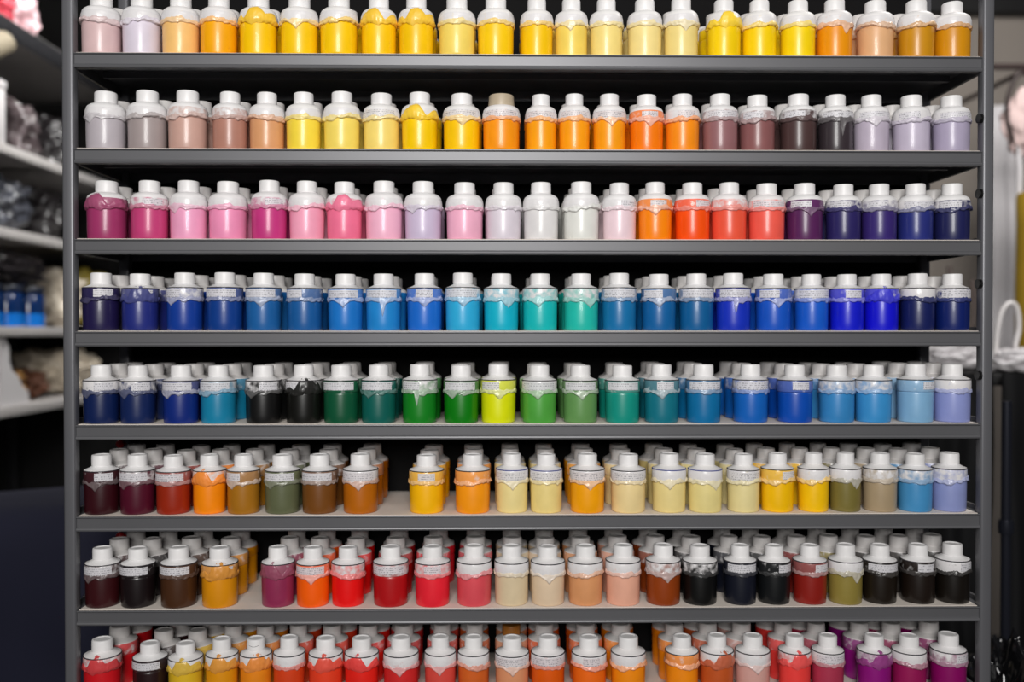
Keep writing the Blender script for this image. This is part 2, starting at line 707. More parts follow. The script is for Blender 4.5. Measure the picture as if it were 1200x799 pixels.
EDGE = [63.0, 174.5, 280.0, 387.5, 496.5, 603.0, 712.5, 821.0]
LIPY = -0.0268
SHELFZ = [at(615, y, LIPY).z for y in EDGE]
ORD = ['', 'leftmost', 'second', 'third', 'fourth', 'fifth', 'sixth', 'seventh', 'eighth', 'ninth', 'tenth', 'eleventh', 'twelfth']
SHELF = ['top', 'second', 'third', 'fourth', 'fifth', 'sixth', 'seventh', 'lowest']
FEAT = {'a': '', 'b': 'with pointed drip', 'c': 'with drip at left', 'd': 'with drip at right', 'e': 'smeared to its shoulder', 'f': 'with slanting drip rim', 'g': 'with long thin drip', 'n': 'with clean collar'}
WHITE = (240, 238, 238)


def place_word(i, n):
    if i < (n + 1) // 2:
        return 'leftmost' if i == 0 else ORD[i + 1] + ' from left'
    k = n - i
    return 'rightmost' if k == 1 else ORD[k] + ' from right'


PROTO = {}
BX0 = at(81, 395, LIPY).x + .0079 + .0222
BX1 = at(1156.5, 395, LIPY).x - .0079 - .0226


def put(key, name, me, parent, color):
    """first use of a part makes it; later ones are copies that share its mesh"""
    if key in PROTO:
        o = PROTO[key].copy()
        o.name = name
    else:
        o = bpy.data.objects.new(name, me)
        PROTO[key] = o
    C.objects.link(o)
    o.parent = parent
    o.color = color
    return o


ALPHA = {'w': 0.78, 'm': 0.52, 'p': 0.28}
COLS = []          # world columns: row, x, scale, style, colour, index
rr = random.Random(11)
for ri, txt in enumerate(ROWS):
    items = []
    for line in txt.split('\n'):
        head, col, code, *ex = line.split('|')
        px, nm = head.split(' ', 1)
        items.append((float(px), nm, tuple(int(v) for v in col.split(',')), code, ex[0] if ex else ''))
    n = len(items)
    style = 'domed' if ri < 3 else 'flared'
    xs = [min(max(at(t[0], EDGE[ri] - 20, 0.0).x, BX0), BX1) for t in items]
    for i in range(1, 4):                     # neighbours of an end bottle keep clear of it
        xs[i] = max(xs[i], xs[i - 1] + .0478)
        xs[-1 - i] = min(xs[-1 - i], xs[-i] - .0475)
    for i, (px, nm, rgb, code, ex) in enumerate(items):
        gap = min(xs[i + 1] - xs[i] if i + 1 < n else 1, xs[i] - xs[i - 1] if i else 1)
        f = 1 - i / (n - 1)
        want = (1.0 + 0.065 * f) if ri < 3 else (0.985 if ri < 6 else 0.97 + .03 * f)
        sc = min(want, (gap - 0.0008) / 2 / 0.0250)
        zs = ((1.02 if ri == 0 else .985) + 0.025 * f if ri < 3 else 0.985) + rr.uniform(-.012, .012)
        if ri == 7 and i in (1, 2):
            zs -= 0.07
        y = rr.uniform(-.0012, .0015)
        feat = FEAT[code[0]]
        pw = place_word(i, n)
        end = 'lowest visible shelf' if ri == 7 else SHELF[ri] + ' shelf' + ('' if ri == 0 else ' from top')
        lab = ' '.join(f"{nm} paint bottle {feat}".split()) + f", {pw} in front, {end}"
        if len(lab.split()) > 16:
            lab = lab.replace(' from top', '').replace('lowest visible shelf', 'lowest shelf')
        root = empty('paint_bottle', (xs[i], y, SHELFZ[ri] + .0002), lab, 'paint bottle', 'paint bottles in the front row of each shelf')
        root.scale = (sc, sc, zs)
        L = lin(rgb)
        dark = max(L) < .16
        put('body', 'body', ME['body'], root, (*(tuple(v * .8 for v in L) if dark else L), 1))
        white = lin(WHITE)
        ccol = mixc(L, white, (.012 if code[2] == 'p' else .04) if dark else (.10 if code[2] == 'p' else .3))
        put(('collar', style), 'collar', ME['collar', style], root, (*ccol, ALPHA[code[2]]))
        put(('shoulder', style), 'shoulder', ME['shoulder', style], root, (*mixc(white, L, .0 if dark else .03), 1))
        if ex == 'wide':
            tag(put('widecap', 'cap', ME['widecap'], root, (*lin((186, 170, 146)), 1)), 'wide beige cap', None)
        else:
            c = put('cap', 'cap', ME['cap'], root, (*white, 1))
            c.rotation_euler.z = rr.uniform(0, 6)
        if code[0] != 'n':
            amt = .42 if code[0] in 'bcdg' else (.06 if code[0] == 'e' else .28)
            if dark:
                amt = .12 if code[0] in 'bcdg' else (.015 if code[0] == 'e' else .045)
            v = rr.randrange(3)
            put(('drip', style, code[0], v), 'paint_drip', ME['drip', style, code[0], v], root, (*mixc(L, white, amt), 1))
        if ri >= 3:
            rc = (70, 80, 150) if ex == 'blue' else (58, 55, 60)
            put(('ring', style), 'seal_ring', ME['ring', style], root, (*lin(rc), 1))
        if code[1] != '0':
            put(('label', style, code[1]), 'label', ME['label', style, code[1]], root, (*mixc(lin((226, 224, 228)), L, .08), 1))
        if ex == 'mark':
            bm = bmesh.new()
            add_tube(bm, [(math.sin(a) * .01335, -math.cos(a) * .01335, .0705 - .0016 * math.cos(a * 2.6)) for a in [k * .12 - .6 for k in range(11)]], .00035, 6)
            obj('cap_mark', finish(bm, 'cap_mark', M['black']), root)
        COLS.append((ri, xs[i], sc, style, L, i, n, pw, end, nm, zs))

# ------------------------------------------------------------------ rows of bottles behind the front ones
REAR = []
for c in COLS:
    for k in (1, 2):
        REAR.append((c, k, min(max(c[1] + rr.uniform(-.003, .003), BX0), BX1), .0535 * k + rr.uniform(-.001, .001)))


def rear_score(t):
    c, k, x, y = t
    s = abs(x) * 1.0
    if c[0] >= 4:
        s += 1.0 + .1 * (c[0] >= 5)
    if k == 2:
        s -= 1.2
    return s


order = sorted(REAR, key=rear_score, reverse=True)
budget = 300 - len(COLS)
solo = [t for t in order if t[1] == 1][:budget]
ids = {id(t) for t in solo}
rest = [t for t in REAR if id(t) not in ids]
REARW = lin((226, 222, 220))
for c, k, x, y in solo:
    ri, _, sc, style, L, i, n, pw, end, nm, zs = c
    pw2 = pw if 'from' in pw else pw
    lab = f"white-capped bottle directly behind the {pw2.replace(' from', ' front bottle from') if 'from' in pw2 else pw2 + ' front bottle'}, {end}"
    root = empty('paint_bottle', (x, y, SHELFZ[ri] + .0002), lab, 'paint bottle', 'paint bottles standing behind the front row')
    root.scale = (min(sc, 1.0), min(sc, 1.0), zs)
    put('body', 'body', ME['body'], root, (*L, 1))
    put(('collar', style), 'collar', ME['collar', style], root, (*mixc(L, lin(WHITE), .1), .35))
    put(('shoulder', style), 'shoulder', ME['shoulder', style], root, (*REARW, 1))
    cp = put('cap', 'cap', ME['cap'], root, (*(lin((178, 112, 40)) if (ri == 7 and i == 11) else REARW), 1))
    if ri == 7 and i == 11:
        cp['label'] = 'brown cap'

bm = bmesh.new()
cl = bm.loops.layers.float_color.new('paint')
spots = [(c[0], x, y, min(c[2], 1.0), c[3], c[4], c[10]) for c, k, x, y in rest]
cream = lin((214, 198, 160))
for px, py, Y in ((478, 5, .0560), (470, 5, .109), (292, 6, .0560), (300, 6, .109), (765, 7, .109)):
    spots.append((py, at(px, EDGE[py], Y).x, Y, .98, 'flared', cream if py == 5 else lin((150, 146, 140)), .985))
taken = [(ri, x, y) for ri, x, y, *_ in spots[:-5]] + [(c[0], x, y) for c, k, x, y in solo]
for s_i, (ri, x, y, sc, style, L, zs) in enumerate(spots):
    if s_i >= len(spots) - 5 and any(r == ri and (a - x) ** 2 + (b - y) ** 2 < .046 ** 2 for r, a, b in taken):
        continue
    mt = Matrix.Translation((x, y, SHELFZ[ri] + .0002)) @ Matrix.Diagonal((sc, sc, zs, 1))
    for prof, mi, col in ((BODY[:7] + [(22.6, 41), (24, 43), (24, 54), (0, 54)], 0, L), ([(0, 54), (23.4, 54), (22.8, 57.5), (17, 60.7), (13.5, 64), (0, 64)], 1, REARW), (CAP[:-2] + [(0, 76.6)], 1, REARW)):
        nb = len(bm.faces)
        add_lathe(bm, [(r * .001, z * .001) for r, z in prof], 24, mt)
        bm.faces.ensure_lookup_table()
        for fi in range(nb, len(bm.faces)):
            fc = bm.faces[fi]
            fc.material_index = mi
            for l in fc.loops:
                l[cl] = (*col, 1)
me = finish(bm, 'rear_paint_bottles', M['stuffpaint'], 40)
me.materials.append(M['cap'])
o = obj('rear_paint_bottles', me)
o.color = (*REARW, 1)
tag(o, 'white-capped paint bottles farthest back on the eight shelves, half hidden by nearer rows', 'paint bottles', None, 'stuff')

# ------------------------------------------------------------------ the steel rack
DEPTH = .152
xl = at(81, 395, LIPY).x
xr = at(1156.5, 395, LIPY).x
FLOOR = -1.02
TOPZ = SHELFZ[0] + .30
rack = empty('shelving_rack', ((xl + xr) / 2, .06, FLOOR), 'grey steel rack of long narrow shelves holding the paint bottles', 'shelving rack')
RO = Vector((-(xl + xr) / 2, -.06, -FLOOR))


def rackpart(name, bm, m, label=None, angle=40):
    bmesh.ops.translate(bm, verts=bm.verts[:], vec=RO)
    o = obj(name, finish(bm, name, m, angle), rack)
    if label:
        o['label'] = label
    return o


PW = .0079
for (x, y) in ((xl, LIPY + .006), (xr, LIPY + .006), (xl, DEPTH), (xr, DEPTH)):
    bm = bmesh.new()
    add_box(bm, x - PW, x + PW, y - PW, y + PW, FLOOR, TOPZ, .0035, 3)
    rackpart('post', bm, M['post'])
X0, X1 = xl + PW + .0003, xr - PW - .0003


def extrude_profile(bm, prof, x0, x1):
    A = [bm.verts.new((x0, y, z)) for y, z in prof]
    B = [bm.verts.new((x1, y, z)) for y, z in prof]
    n = len(prof)
    for i in range(n):
        j = (i + 1) % n
        bm.faces.new((A[i], A[j], B[j], B[i]))
    bm.faces.new(A[::-1])
    bm.faces.new(B)


for z in SHELFZ:
    bm = bmesh.new()
    lip = .0203
    fy = LIPY
    # one folded sheet: deck, front bead, recessed face, rolled lower bead, return flange, rear flange
    prof = [(DEPTH + .004, z - .0008), (fy + .001, z - .0008), (fy - .0006, z - .0012), (fy - .0008, z - .0022), (fy + .0012, z - .0036), (fy + .0016, z - .0150),
            (fy - .0006, z - .0166), (fy - .0012, z - .0184), (fy - .0004, z - lip), (fy + .010, z - lip), (fy + .010, z - lip + .0012), (fy + .0035, z - lip + .0012),
            (fy + .0035, z - .0018), (.058, z - .0018), (.058, z - .010), (.066, z - .010), (.066, z - .0018),
            (DEPTH + .001, z - .0018), (DEPTH + .001, z - .016), (DEPTH + .004, z - .016)]
    extrude_profile(bm, prof, X0, X1)
    o = rackpart('shelf', bm, M['steel'], angle=20)
    bm = bmesh.new()
    add_box(bm, X0 + .0018, X1 - .0018, fy + .0022, DEPTH - .002, z - .0008, z)
    lo = rackpart('shelf_liner', bm, M['liner'], 'pale beige shelf liner')
    lo.parent = o
    # raised side guards of the tray
    for xa, xb in ((X0 - .0140, X0), (X1, X1 + .0140)):
        bm = bmesh.new()
        add_box(bm, xa, xb, fy + .0150, DEPTH - .0090, z - .0018, z - .0008)
        rackpart('end_plate', bm, M['steel']).parent = o
    for sx in (X0 - .0118, X1 + .0118):
        bm = bmesh.new()
        A = [(fy + .016, z - .0160), (fy + .016, z + .0010), (fy + .030, z + .0052), (DEPTH - .010, z + .0052), (DEPTH - .010, z - .0160)]
        a = [bm.verts.new((sx - .0022, y, zz)) for y, zz in A]
        b = [bm.verts.new((sx + .0022, y, zz)) for y, zz in A]
        for i in range(5):
            j = (i + 1) % 5
            bm.faces.new((a[i], a[j], b[j], b[i]))
        bm.faces.new(a[::-1])
        bm.faces.new(b)
        g = rackpart('side_guard', bm, M['steel'])
        g.parent = o
# black clips on the posts' inner side, one per bay
for k in range(4):
    zc = (SHELFZ[k] + SHELFZ[k + 1]) / 2 + (.002 if k else -.02)
    for x, s in ((xr, -1),):
        bm = bmesh.new()
        for (dx0, dx1, rad) in ((PW, PW + .0018, .006), (PW + .0018, PW + .0036, .0035), (PW + .0036, PW + .0052, .0062)):
            mt = Matrix.Translation((x + s * (dx0 + dx1) / 2, LIPY + .0012, zc)) @ Matrix.Rotation(PI / 2, 4, 'Y')
            bmesh.ops.create_cone(bm, cap_ends=True, segments=16, radius1=rad, radius2=rad, depth=dx1 - dx0, matrix=mt)
        rackpart('bay_clip', bm, M['black'], 'black clip on the post')
bm = bmesh.new()
add_box(bm, xl + PW, xr - PW, DEPTH + .0045, DEPTH + .0065, SHELFZ[7] - .12, TOPZ - .02)
rackpart('back_panel', bm, M['panel'], 'black back panel')

# ------------------------------------------------------------------ the room
tag(box('wall_back_shaded', -1.9, -.101, 1.75, 1.85, FLOOR, 1.6, M['wall_dark'], bev=0), 'left part of the back wall, shade painted in as near-black', None, None, 'structure')  # same back wall, its shade put into the near-black colour
tag(box('wall_back', -.1, 2.2, 1.75, 1.85, FLOOR, 1.6, M['wall'], bev=0), 'beige wall behind the racks', None, None, 'structure')
tag(box('wall_left', -1.95, -1.85, -.6, 1.75, FLOOR, 1.6, M['wall_dark'], bev=0), 'dark wall behind the side shelves', None, None, 'structure')
tag(box('floor', -1.95, 2.2, -2.4, 1.85, FLOOR - .1, FLOOR, M['floor'], bev=0), 'dark floor', None, None, 'structure')

# ------------------------------------------------------------------ shelving along the left wall, seen past the rack
SX = -1.17                       # its front edge
VPX = 600 - FPX * math.tan(math.radians(0.9))


def side_y(px):
    """depth at which the side shelving's front edge shows at this column of the photo"""
    d = CM @ Vector(((px - PX0) / FPX, 0, -1.0))
    return CAM.y + d.y * (SX - CAM.x) / d.x


def side_z(py, px=0):
    return at(px, py, side_y(px)).z


ZS = [side_z(14), side_z(166), side_z(266), side_z(383), side_z(479), side_z(824)]
sroot = empty('side_shelving', (SX - .2, 1.0, FLOOR), 'black and pale metal shelving along left wall, stacked with bags and jars', 'shelving rack')
SO = Vector((-(SX - .2), -1.0, -FLOOR))
Y0, Y1 = .45, 1.72
for i, z in enumerate(ZS):
    bm = bmesh.new()
    add_box(bm, SX - .42, SX, Y0, Y1, z - .004, z, .001)
    add_box(bm, SX - .003, SX + .001, Y0, Y1, z - (.045 if i == 0 else .022), z + .001, .0012)
    if i == 0:
        add_box(bm, SX - .001, SX + .0016, Y0, Y1, z - .046, z - .014, .0006)
        for yy in range(9):
            add_tube(bm, [(SX + .0005, Y0 + .12 + yy * .13, z - .022), (SX + .0022, Y0 + .12 + yy * .13, z - .022)], .007, 14)
    bmesh.ops.translate(bm, verts=bm.verts[:], vec=SO)
    me = finish(bm, 'shelf', M['side_steel'])
    if i == 0:
        me.materials.append(M['side_dark'])
        for p in me.polygons:
            if p.center.x - SO.x > SX + .0012 or (p.center.x - SO.x > SX - .002 and p.center.z - SO.z < z - .012 and p.center.x - SO.x < SX + .0017):
                p.material_index = 1
    obj('shelf', me, sroot)
for (x, y) in ((SX - .02, Y0 + .01), (SX - .40, Y0 + .01), (SX - .02, Y1 - .015), (SX - .40, Y1 - .015)):
    bm = bmesh.new()
    add_box(bm, x - .015, x + .015, y - .012, y + .012, FLOOR, 1.05, .003)
    bmesh.ops.translate(bm, verts=bm.verts[:], vec=SO)
    obj('post', finish(bm, 'post', M['side_dark']), sroot)


def on_side(px, inset, k):
    return Vector((SX - inset, side_y(px) if px is not None else 0, ZS[k] + .0015))


sh('pink_cloth', (226, 190, 196), .7, noise_scale=20, noise_amt=.25, bump=.3)
sh('red_cloth', (196, 52, 72), .6, noise_scale=20, noise_amt=.2, bump=.3)
sh('cream_cloth', (150, 139, 118), .8, noise_scale=25, noise_amt=.15, bump=.2)
sh('black_bag', (34, 31, 33), .22, coat=.3, noise_scale=15, noise_amt=.3)
sh('smoke_bag', (84, 74, 76), .25, coat=.4, noise_scale=9, noise_amt=.7)
sh('slate_bag', (62, 64, 72), .25, coat=.4, noise_scale=9, noise_amt=.7)
sh('white_plastic_board', (206, 203, 204), .4)
sh('blue_glass', (12, 40, 84), .15, coat=.5)
sh('bright_blue', (18, 110, 200), .25, coat=.4)
sh('dark_lid', (28, 34, 48), .4)
sh('cream_bag', (206, 194, 176), .4, coat=.2, noise_scale=8, noise_amt=.22)
sh('yellow_bag', (176, 158, 70), .4, coat=.2, noise_scale=8, noise_amt=.3)
sh('gold_cloth', (156, 112, 52), .5, noise_scale=18, noise_amt=.4)
sh('brown_cloth', (92, 52, 30), .6, noise_scale=18, noise_amt=.4)
sh('navy_cloth', (11, 13, 38), .85, noise_scale=5, noise_amt=.2)

bundle('crumpled_cloth', on_side(56, .13, 0), (.22, .16, .17), M['pink_cloth'], 3, 'crumpled pale pink cloth on the top shelf at left', 'cloth', crumple=.5, freq=2.2)
bundle('crumpled_cloth', on_side(20, .08, 0), (.15, .10, .10), M['red_cloth'], 5, 'small red cloth beside the pale pink cloth, top left', 'cloth', crumple=.5, freq=2.2)
# roll of cream cloth leaning on the shelf
p0 = on_side(-85, .10, 1) + Vector((0, 0, .028))
p1 = at(9, 48, side_y(-8)) + Vector((.0, 0, 0))
bm = bmesh.new()
dirv = (p1 - p0).normalized()
zq = dirv.to_track_quat('Z', 'Y').to_matrix().to_4x4()
ln = (p1 - p0).length
add_lathe(bm, [(0, 0), (.024, 0), (.026, .004), (.027, ln * .5), (.026, ln - .006), (.0235, ln), (.013, ln), (.012, ln - .03), (0, ln - .03)], 28, Matrix.Translation(p0) @ zq)
tag(obj('cloth_roll', finish(bm, 'cloth_roll', M['cream_cloth'])), 'cream rolled cloth leaning under the top left shelf', 'cloth roll')

bundle('bagged_goods', on_side(52, .12, 1), (.22, .13, .165), M['smoke_bag'], 8, 'dark brownish plastic bag on the second left shelf', 'bag', crumple=.28)
bundle('bagged_goods', on_side(92, .13, 1), (.22, .12, .175), M['black_bag'], 9, 'glossy black bag behind the brownish bag at left', 'bag', crumple=.3)
b = empty('white_box', on_side(3, .056, 1), 'white box at the left edge, beside the brownish bag', 'box')
box('body', -.05, .05, -.06, .03, .0, .13, M['white_plastic_board'], b)
box('lid', -.052, .052, -.062, .032, .131, .15, M['white_plastic_board'], b)
bundle('bagged_goods', on_side(36, .12, 2), (.22, .17, .165), M['slate_bag'], 12, 'slate grey crumpled plastic bag on the third left shelf', 'bag', crumple=.3)
bundle('bagged_goods', on_side(84, .13, 2), (.22, .14, .16), M['black_bag'], 13, 'black shiny bag at the right of the slate grey bag', 'bag', crumple=.3)

JAR = [(0, 0), (.034, 0), (.037, .003), (.037, .062), (.034, .070), (0, .070)]
for i, px in enumerate((6, 31, 56)):
    jr = empty('blue_jar', on_side(px, .048, 3), ['leftmost blue jar on the side shelf left of the rack', 'middle blue jar on the side shelf left of the rack', 'rightmost blue jar on side shelf, nearest the rack post'][i], 'jar', 'blue jars on the side shelf')
    bm = bmesh.new()
    add_lathe(bm, JAR[:4] + [(.037, .030), (0, .030)] if False else [(0, 0), (.034, 0), (.037, .003), (.037, .034), (0, .034)], 28)
    obj('base', finish(bm, 'base', M['bright_blue']), jr)
    bm = bmesh.new()
    add_lathe(bm, [(0, .034), (.037, .034), (.037, .078), (.033, .086), (0, .086)], 28)
    obj('body', finish(bm, 'body', M['blue_glass']), jr)
    bm = bmesh.new()
    add_lathe(bm, [(0, .086), (.035, .086), (.036, .088), (.036, .100), (.034, .103), (0, .103)], 28)
    obj('lid', finish(bm, 'lid', M['dark_lid']), jr)
bundle('bagged_goods', on_side(36, .05, 3) + Vector((0, 0, .1035)), (.085, .27, .095), M['black_bag'], 17, 'black glossy bag lying on top of the blue jars', 'bag', crumple=.35)
b = box('white_board', SX - .020, SX - .008, side_y(-14) - .03, side_y(-2), ZS[3] + .0015, ZS[3] + .17, M['white_plastic_board'])
tag(b, 'white upright board at the left edge beside the blue jars', 'board')

# scalloped white bracket and gold things on the fifth shelf
bm = bmesh.new()
yc = side_y(6)
prof = [(0, 0), (.16, 0), (.16, .03), (.12, .05), (.10, .075), (.065, .09), (.05, .115), (.05, .15), (.03, .17), (.035, .19), (0, .192)]
A = [bm.verts.new((SX - .012, yc + y * .8, ZS[4] + .0015 + z * .95)) for y, z in prof]
B = [bm.verts.new((SX - .026, yc + y * .8, ZS[4] + .0015 + z * .95)) for y, z in prof]
for i in range(len(prof)):
    j = (i + 1) % len(prof)
    bm.faces.new((A[i], A[j], B[j], B[i]))
bm.faces.new(A[::-1])
bm.faces.new(B)
tag(obj('scalloped_bracket', finish(bm, 'scalloped_bracket', M['white_plastic_board'])), 'white scalloped bracket standing on the lower left shelf', 'bracket')
bundle('folded_cloth', on_side(42, .11, 4), (.18, .11, .095), M['gold_cloth'], 21, 'gold brown bundle behind the white scalloped bracket', 'cloth', crumple=.35)
bundle('folded_cloth', on_side(72, .12, 4), (.18, .11, .09), M['brown_cloth'], 22, 'dark brown bundle beside the gold brown one', 'cloth', crumple=.35)
bundle('filled_bag', on_side(106, .13, 3), (.24, .16, .185), M['cream_bag'], 24, 'cream bag seen behind the leftmost bottle of the fourth shelf', 'bag', crumple=.35)
bundle('filled_bag', on_side(136, .13, 3), (.24, .15, .195), M['yellow_bag'], 25, 'yellowish bag behind the cream bag left of rack back', 'bag', crumple=.35)
bundle('filled_bag', on_side(116, .13, 4), (.24, .24, .150), M['cream_bag'], 26, 'lower cream bag seen above the leftmost fifth shelf bottles', 'bag', crumple=.35)

# navy cloth-covered bale on the floor, bottom left
yb = 0.60
zt = at(30, 578, yb).z
bm = bmesh.new()
add_box(bm, -1.155, -.66, yb - .28, yb + .05, FLOOR, zt, .06, 6)
bmesh.ops.subdivide_edges(bm, edges=[e for e in bm.edges if e.calc_length() > .08], cuts=12, use_grid_fill=True)
for v in bm.verts:
    q = v.co * 5
    if v.co.z > FLOOR + .05:
        v.co.z += .012 * noise.noise(q) + (v.co.x + 1.1) * .05
    v.co.y += .014 * noise.noise(q * 1.7) * (1 if v.co.z > FLOOR + .02 else 0)
tag(obj('covered_bale', finish(bm, 'covered_bale', M['navy_cloth'], 60)), 'dark navy cloth-covered bale on the floor at lower left', 'bale')

# small red tag hanging at the left back of the rack
for k, (px, py) in enumerate(((141, 520), (141, 628))):
    p = at(px, py, DEPTH - .012)
    bm = bmesh.new()
    bmesh.ops.create_uvsphere(bm, u_segments=16, v_segments=12, radius=.0062)
    bmesh.ops.translate(bm, verts=bm.verts[:], vec=p)
    add_tube(bm, [p + Vector((-.003, .002, .0)), Vector((xl + PW - .001, DEPTH - .004, p.z))], .0022, 8)
    o = obj('red_knob', finish(bm, 'red_knob', sh('red_plastic', (190, 24, 30), .4)), None)
    bmesh_off = RO
    o.parent = rack
    o.location = RO
    o['label'] = 'small red knob on the back post'

# ------------------------------------------------------------------ right edge: hung things before the beige wall
YR = 1.0
sh('dark_beam', (18, 17, 18), .7)
tag(box('trim_1', .9, 2.2, 1.70, 1.749, at(1185, 14, 1.7).z, 1.6, M['dark_beam'], bev=.003), 'dark beam along the top of the wall', None, None, 'structure')
sh('strap_leather', (48, 34, 32), .5)
sh('blush_fabric', (214, 188, 184), .75, noise_scale=12, noise_amt=.18, bump=.2)
sh('white_fabric', (214, 210, 212), .7, noise_scale=12, noise_amt=.1, bump=.2)
sh('mustard_fabric', (168, 136, 30), .7, noise_scale=10, noise_amt=.2)
sh('black_fabric', (15, 15, 17), .75, spec=.25, noise_scale=10, noise_amt=.3)
sh('white_tube', (226, 221, 220), .35)
sh('dark_tube', (44, 46, 56), .3, .5)
sh('black_gloss', (14, 14, 16), .14, coat=.6)
sh('twig_bark', (96, 84, 80), .8)


def hung_cloth(name, x0, x1, z0, z1, Y, m, seed, label, cat, waves=7, amp=.012, th=.01, group=None):
    """a garment of cloth with folds and real thickness, hanging in the plane y = Y"""
    bm = bmesh.new()
    nx, nz = 44, 26
    F, K = [], []
    for i in range(nx + 1):
        a, b = [], []
        for j in range(nz + 1):
            u, v = i / nx, j / nz
            x = x0 + (x1 - x0) * (u + .02 * math.sin(v * 9 + seed))
            z = z0 + (z1 - z0) * v + .012 * noise.noise(Vector((u * 4, seed, 0))) * (1 - v)
            d = amp * math.sin(u * waves * 2 * PI * .5 + seed + .8 * math.sin(v * 3)) * (.4 + .6 * (1 - v)) + amp * .7 * noise.noise(Vector((u * 5, v * 4, seed)))
            edge = min(1, 6 * min(u, 1 - u, v, 1 - v) + .25)
            a.append(bm.verts.new((x, Y + d - th * edge, z)))
            b.append(bm.verts.new((x, Y + d + th * edge, z)))
        F.append(a)
        K.append(b)
    for i in range(nx):
        for j in range(nz):
            bm.faces.new((F[i][j], F[i + 1][j], F[i + 1][j + 1], F[i][j + 1]))
            bm.faces.new((K[i][j], K[i][j + 1], K[i + 1][j + 1], K[i + 1][j]))
        bm.faces.new((F[i][0], K[i][0], K[i + 1][0], F[i + 1][0]))
        bm.faces.new((F[i][nz], F[i + 1][nz], K[i + 1][nz], K[i][nz]))
    for j in range(nz):
        bm.faces.new((F[0][j], F[0][j + 1], K[0][j + 1], K[0][j]))
        bm.faces.new((F[nx][j], K[nx][j], K[nx][j + 1], F[nx][j + 1]))
    return tag(obj(name, finish(bm, name, m, 75)), label, cat, group)


# hook rail on the wall that carries the hung things
zrail = at(1190, 84, YR).z
rail = empty('coat_rail', (1.25, 1.0, 0), 'dark rail at right edge carrying the hung bag and cloths', 'rail')
bm = bmesh.new()
add_tube(bm, [(-.42, .0, zrail + .012), (.85, .0, zrail + .012)], .008, 14)
obj('bar', finish(bm, 'bar', M['strap_leather']), rail)
for x in (.08, .82):
    bm = bmesh.new()
    add_tube(bm, [(x, .0, zrail + .012), (x, .748, zrail + .012)], .007, 12)
    obj('bracket', finish(bm, 'bracket', M['strap_leather']), rail)
# shoulder bag: blush body with a dark strap over the rail
ax = at(1192, 150, YR)
bag = empty('hanging_bag', (ax.x, YR - .02, at(1190, 180, YR).z), 'blush white fabric bag hanging by a dark strap at right edge', 'bag')
bm = bmesh.new()
bmesh.ops.create_icosphere(bm, subdivisions=5, radius=1)
for v in bm.verts:
    d = v.co.copy()
    r = 1 + .28 * (noise.noise(d * 2.2 + Vector((3, 1, 4))) + .5 * (.5 - abs(noise.noise(d * 4.5))))
    v.co = Vector((d.x * r * .055 + .012, d.y * r * .03, d.z * r * .075 + .07))
obj('bag_body', finish(bm, 'bag_body', M['blush_fabric'], 70), bag)
bo = bag.location
tube('strap', [at(x, y, YR - .03) - bo for x, y in ((1206, 88), (1196, 84), (1186, 100), (1180, 122), (1182, 148), (1190, 172), (1195, 190))], .006, M['strap_leather'], bag, seg=10)
tube('tie', [at(x, y, YR - .03) - bo for x, y in ((1192, 172), (1195, 200), (1194, 236))], .007, M['white_fabric'], bag, seg=10)

# mustard cloth, pale curtain, white looped handle bag
a = at(1150, 436, YR + .35)
b2 = at(1192, 210, YR + .35)
hung_cloth('pale_curtain', a.x - .0, b2.x + .01, a.z, zrail + .0, YR + .33, M['white_fabric'], 4, 'pale lilac white cloth hanging on the wall right of the rack', 'cloth', waves=5, amp=.010)

YT = .62
zt = at(1180, 436, YT).z
stand = empty('low_table', (1.0, YT + .15, FLOOR), 'dark low table behind the rack at right, under the white bag', 'table')
SO2 = -Vector((1.0, YT + .15, FLOOR))
bm = bmesh.new()
add_box(bm, .78, 1.6, YT - .1, YT + .38, zt - .022, zt, .004)
bmesh.ops.translate(bm, verts=bm.verts[:], vec=SO2)
obj('tabletop', finish(bm, 'tabletop', M['dark_beam']), stand)
for x in (.81, 1.57):
    for y in (YT - .07, YT + .35):
        bm = bmesh.new()
        add_box(bm, x - .02, x + .02, y - .02, y + .02, FLOOR, zt - .022, .003)
        bmesh.ops.translate(bm, verts=bm.verts[:], vec=SO2)
        obj('leg', finish(bm, 'leg', M['dark_beam']), stand)
hb = at(1188, 430, YT)
mx = at(1193, 330, YT + .32)
mh = at(1200, 226, YT + .32).z - zt
bm = bmesh.new()
add_lathe(bm, [(0, 0), (.038, 0), (.041, .006), (.043, mh * .4), (.040, mh * .8), (.041, mh - .01), (.036, mh), (.022, mh), (.020, mh - .02), (0, mh - .02)], 36)
for v in bm.verts:
    r = 1 + .05 * noise.noise(Vector((v.co.x * 60, v.co.y * 60, v.co.z * 4)))
    v.co.x *= r
    v.co.y *= r
mr_ = obj('cloth_roll', finish(bm, 'cloth_roll', M['mustard_fabric']))
mr_.location = (mx.x + .041, YT + .32, zt + .0005)
tag(mr_, 'mustard yellow cloth roll standing on the table at far right edge', 'cloth roll')
hbag = empty('white_bag', (hb.x, YT, zt), 'white slumped bag with tall looped handle, right of the rack', 'bag')
obj('bag_body', bundle_mesh('bag_body', .13, .12, .055, M['white_fabric'], 31, crumple=.3), hbag)
ho = hbag.location
tube('handle', [at(x, y, YT - .01) - ho for x, y in ((1166, 432), (1168, 395), (1174, 366), (1184, 355), (1192, 362), (1194, 385), (1190, 408), (1196, 430))], .0055, M['white_tube'], hbag, seg=12)
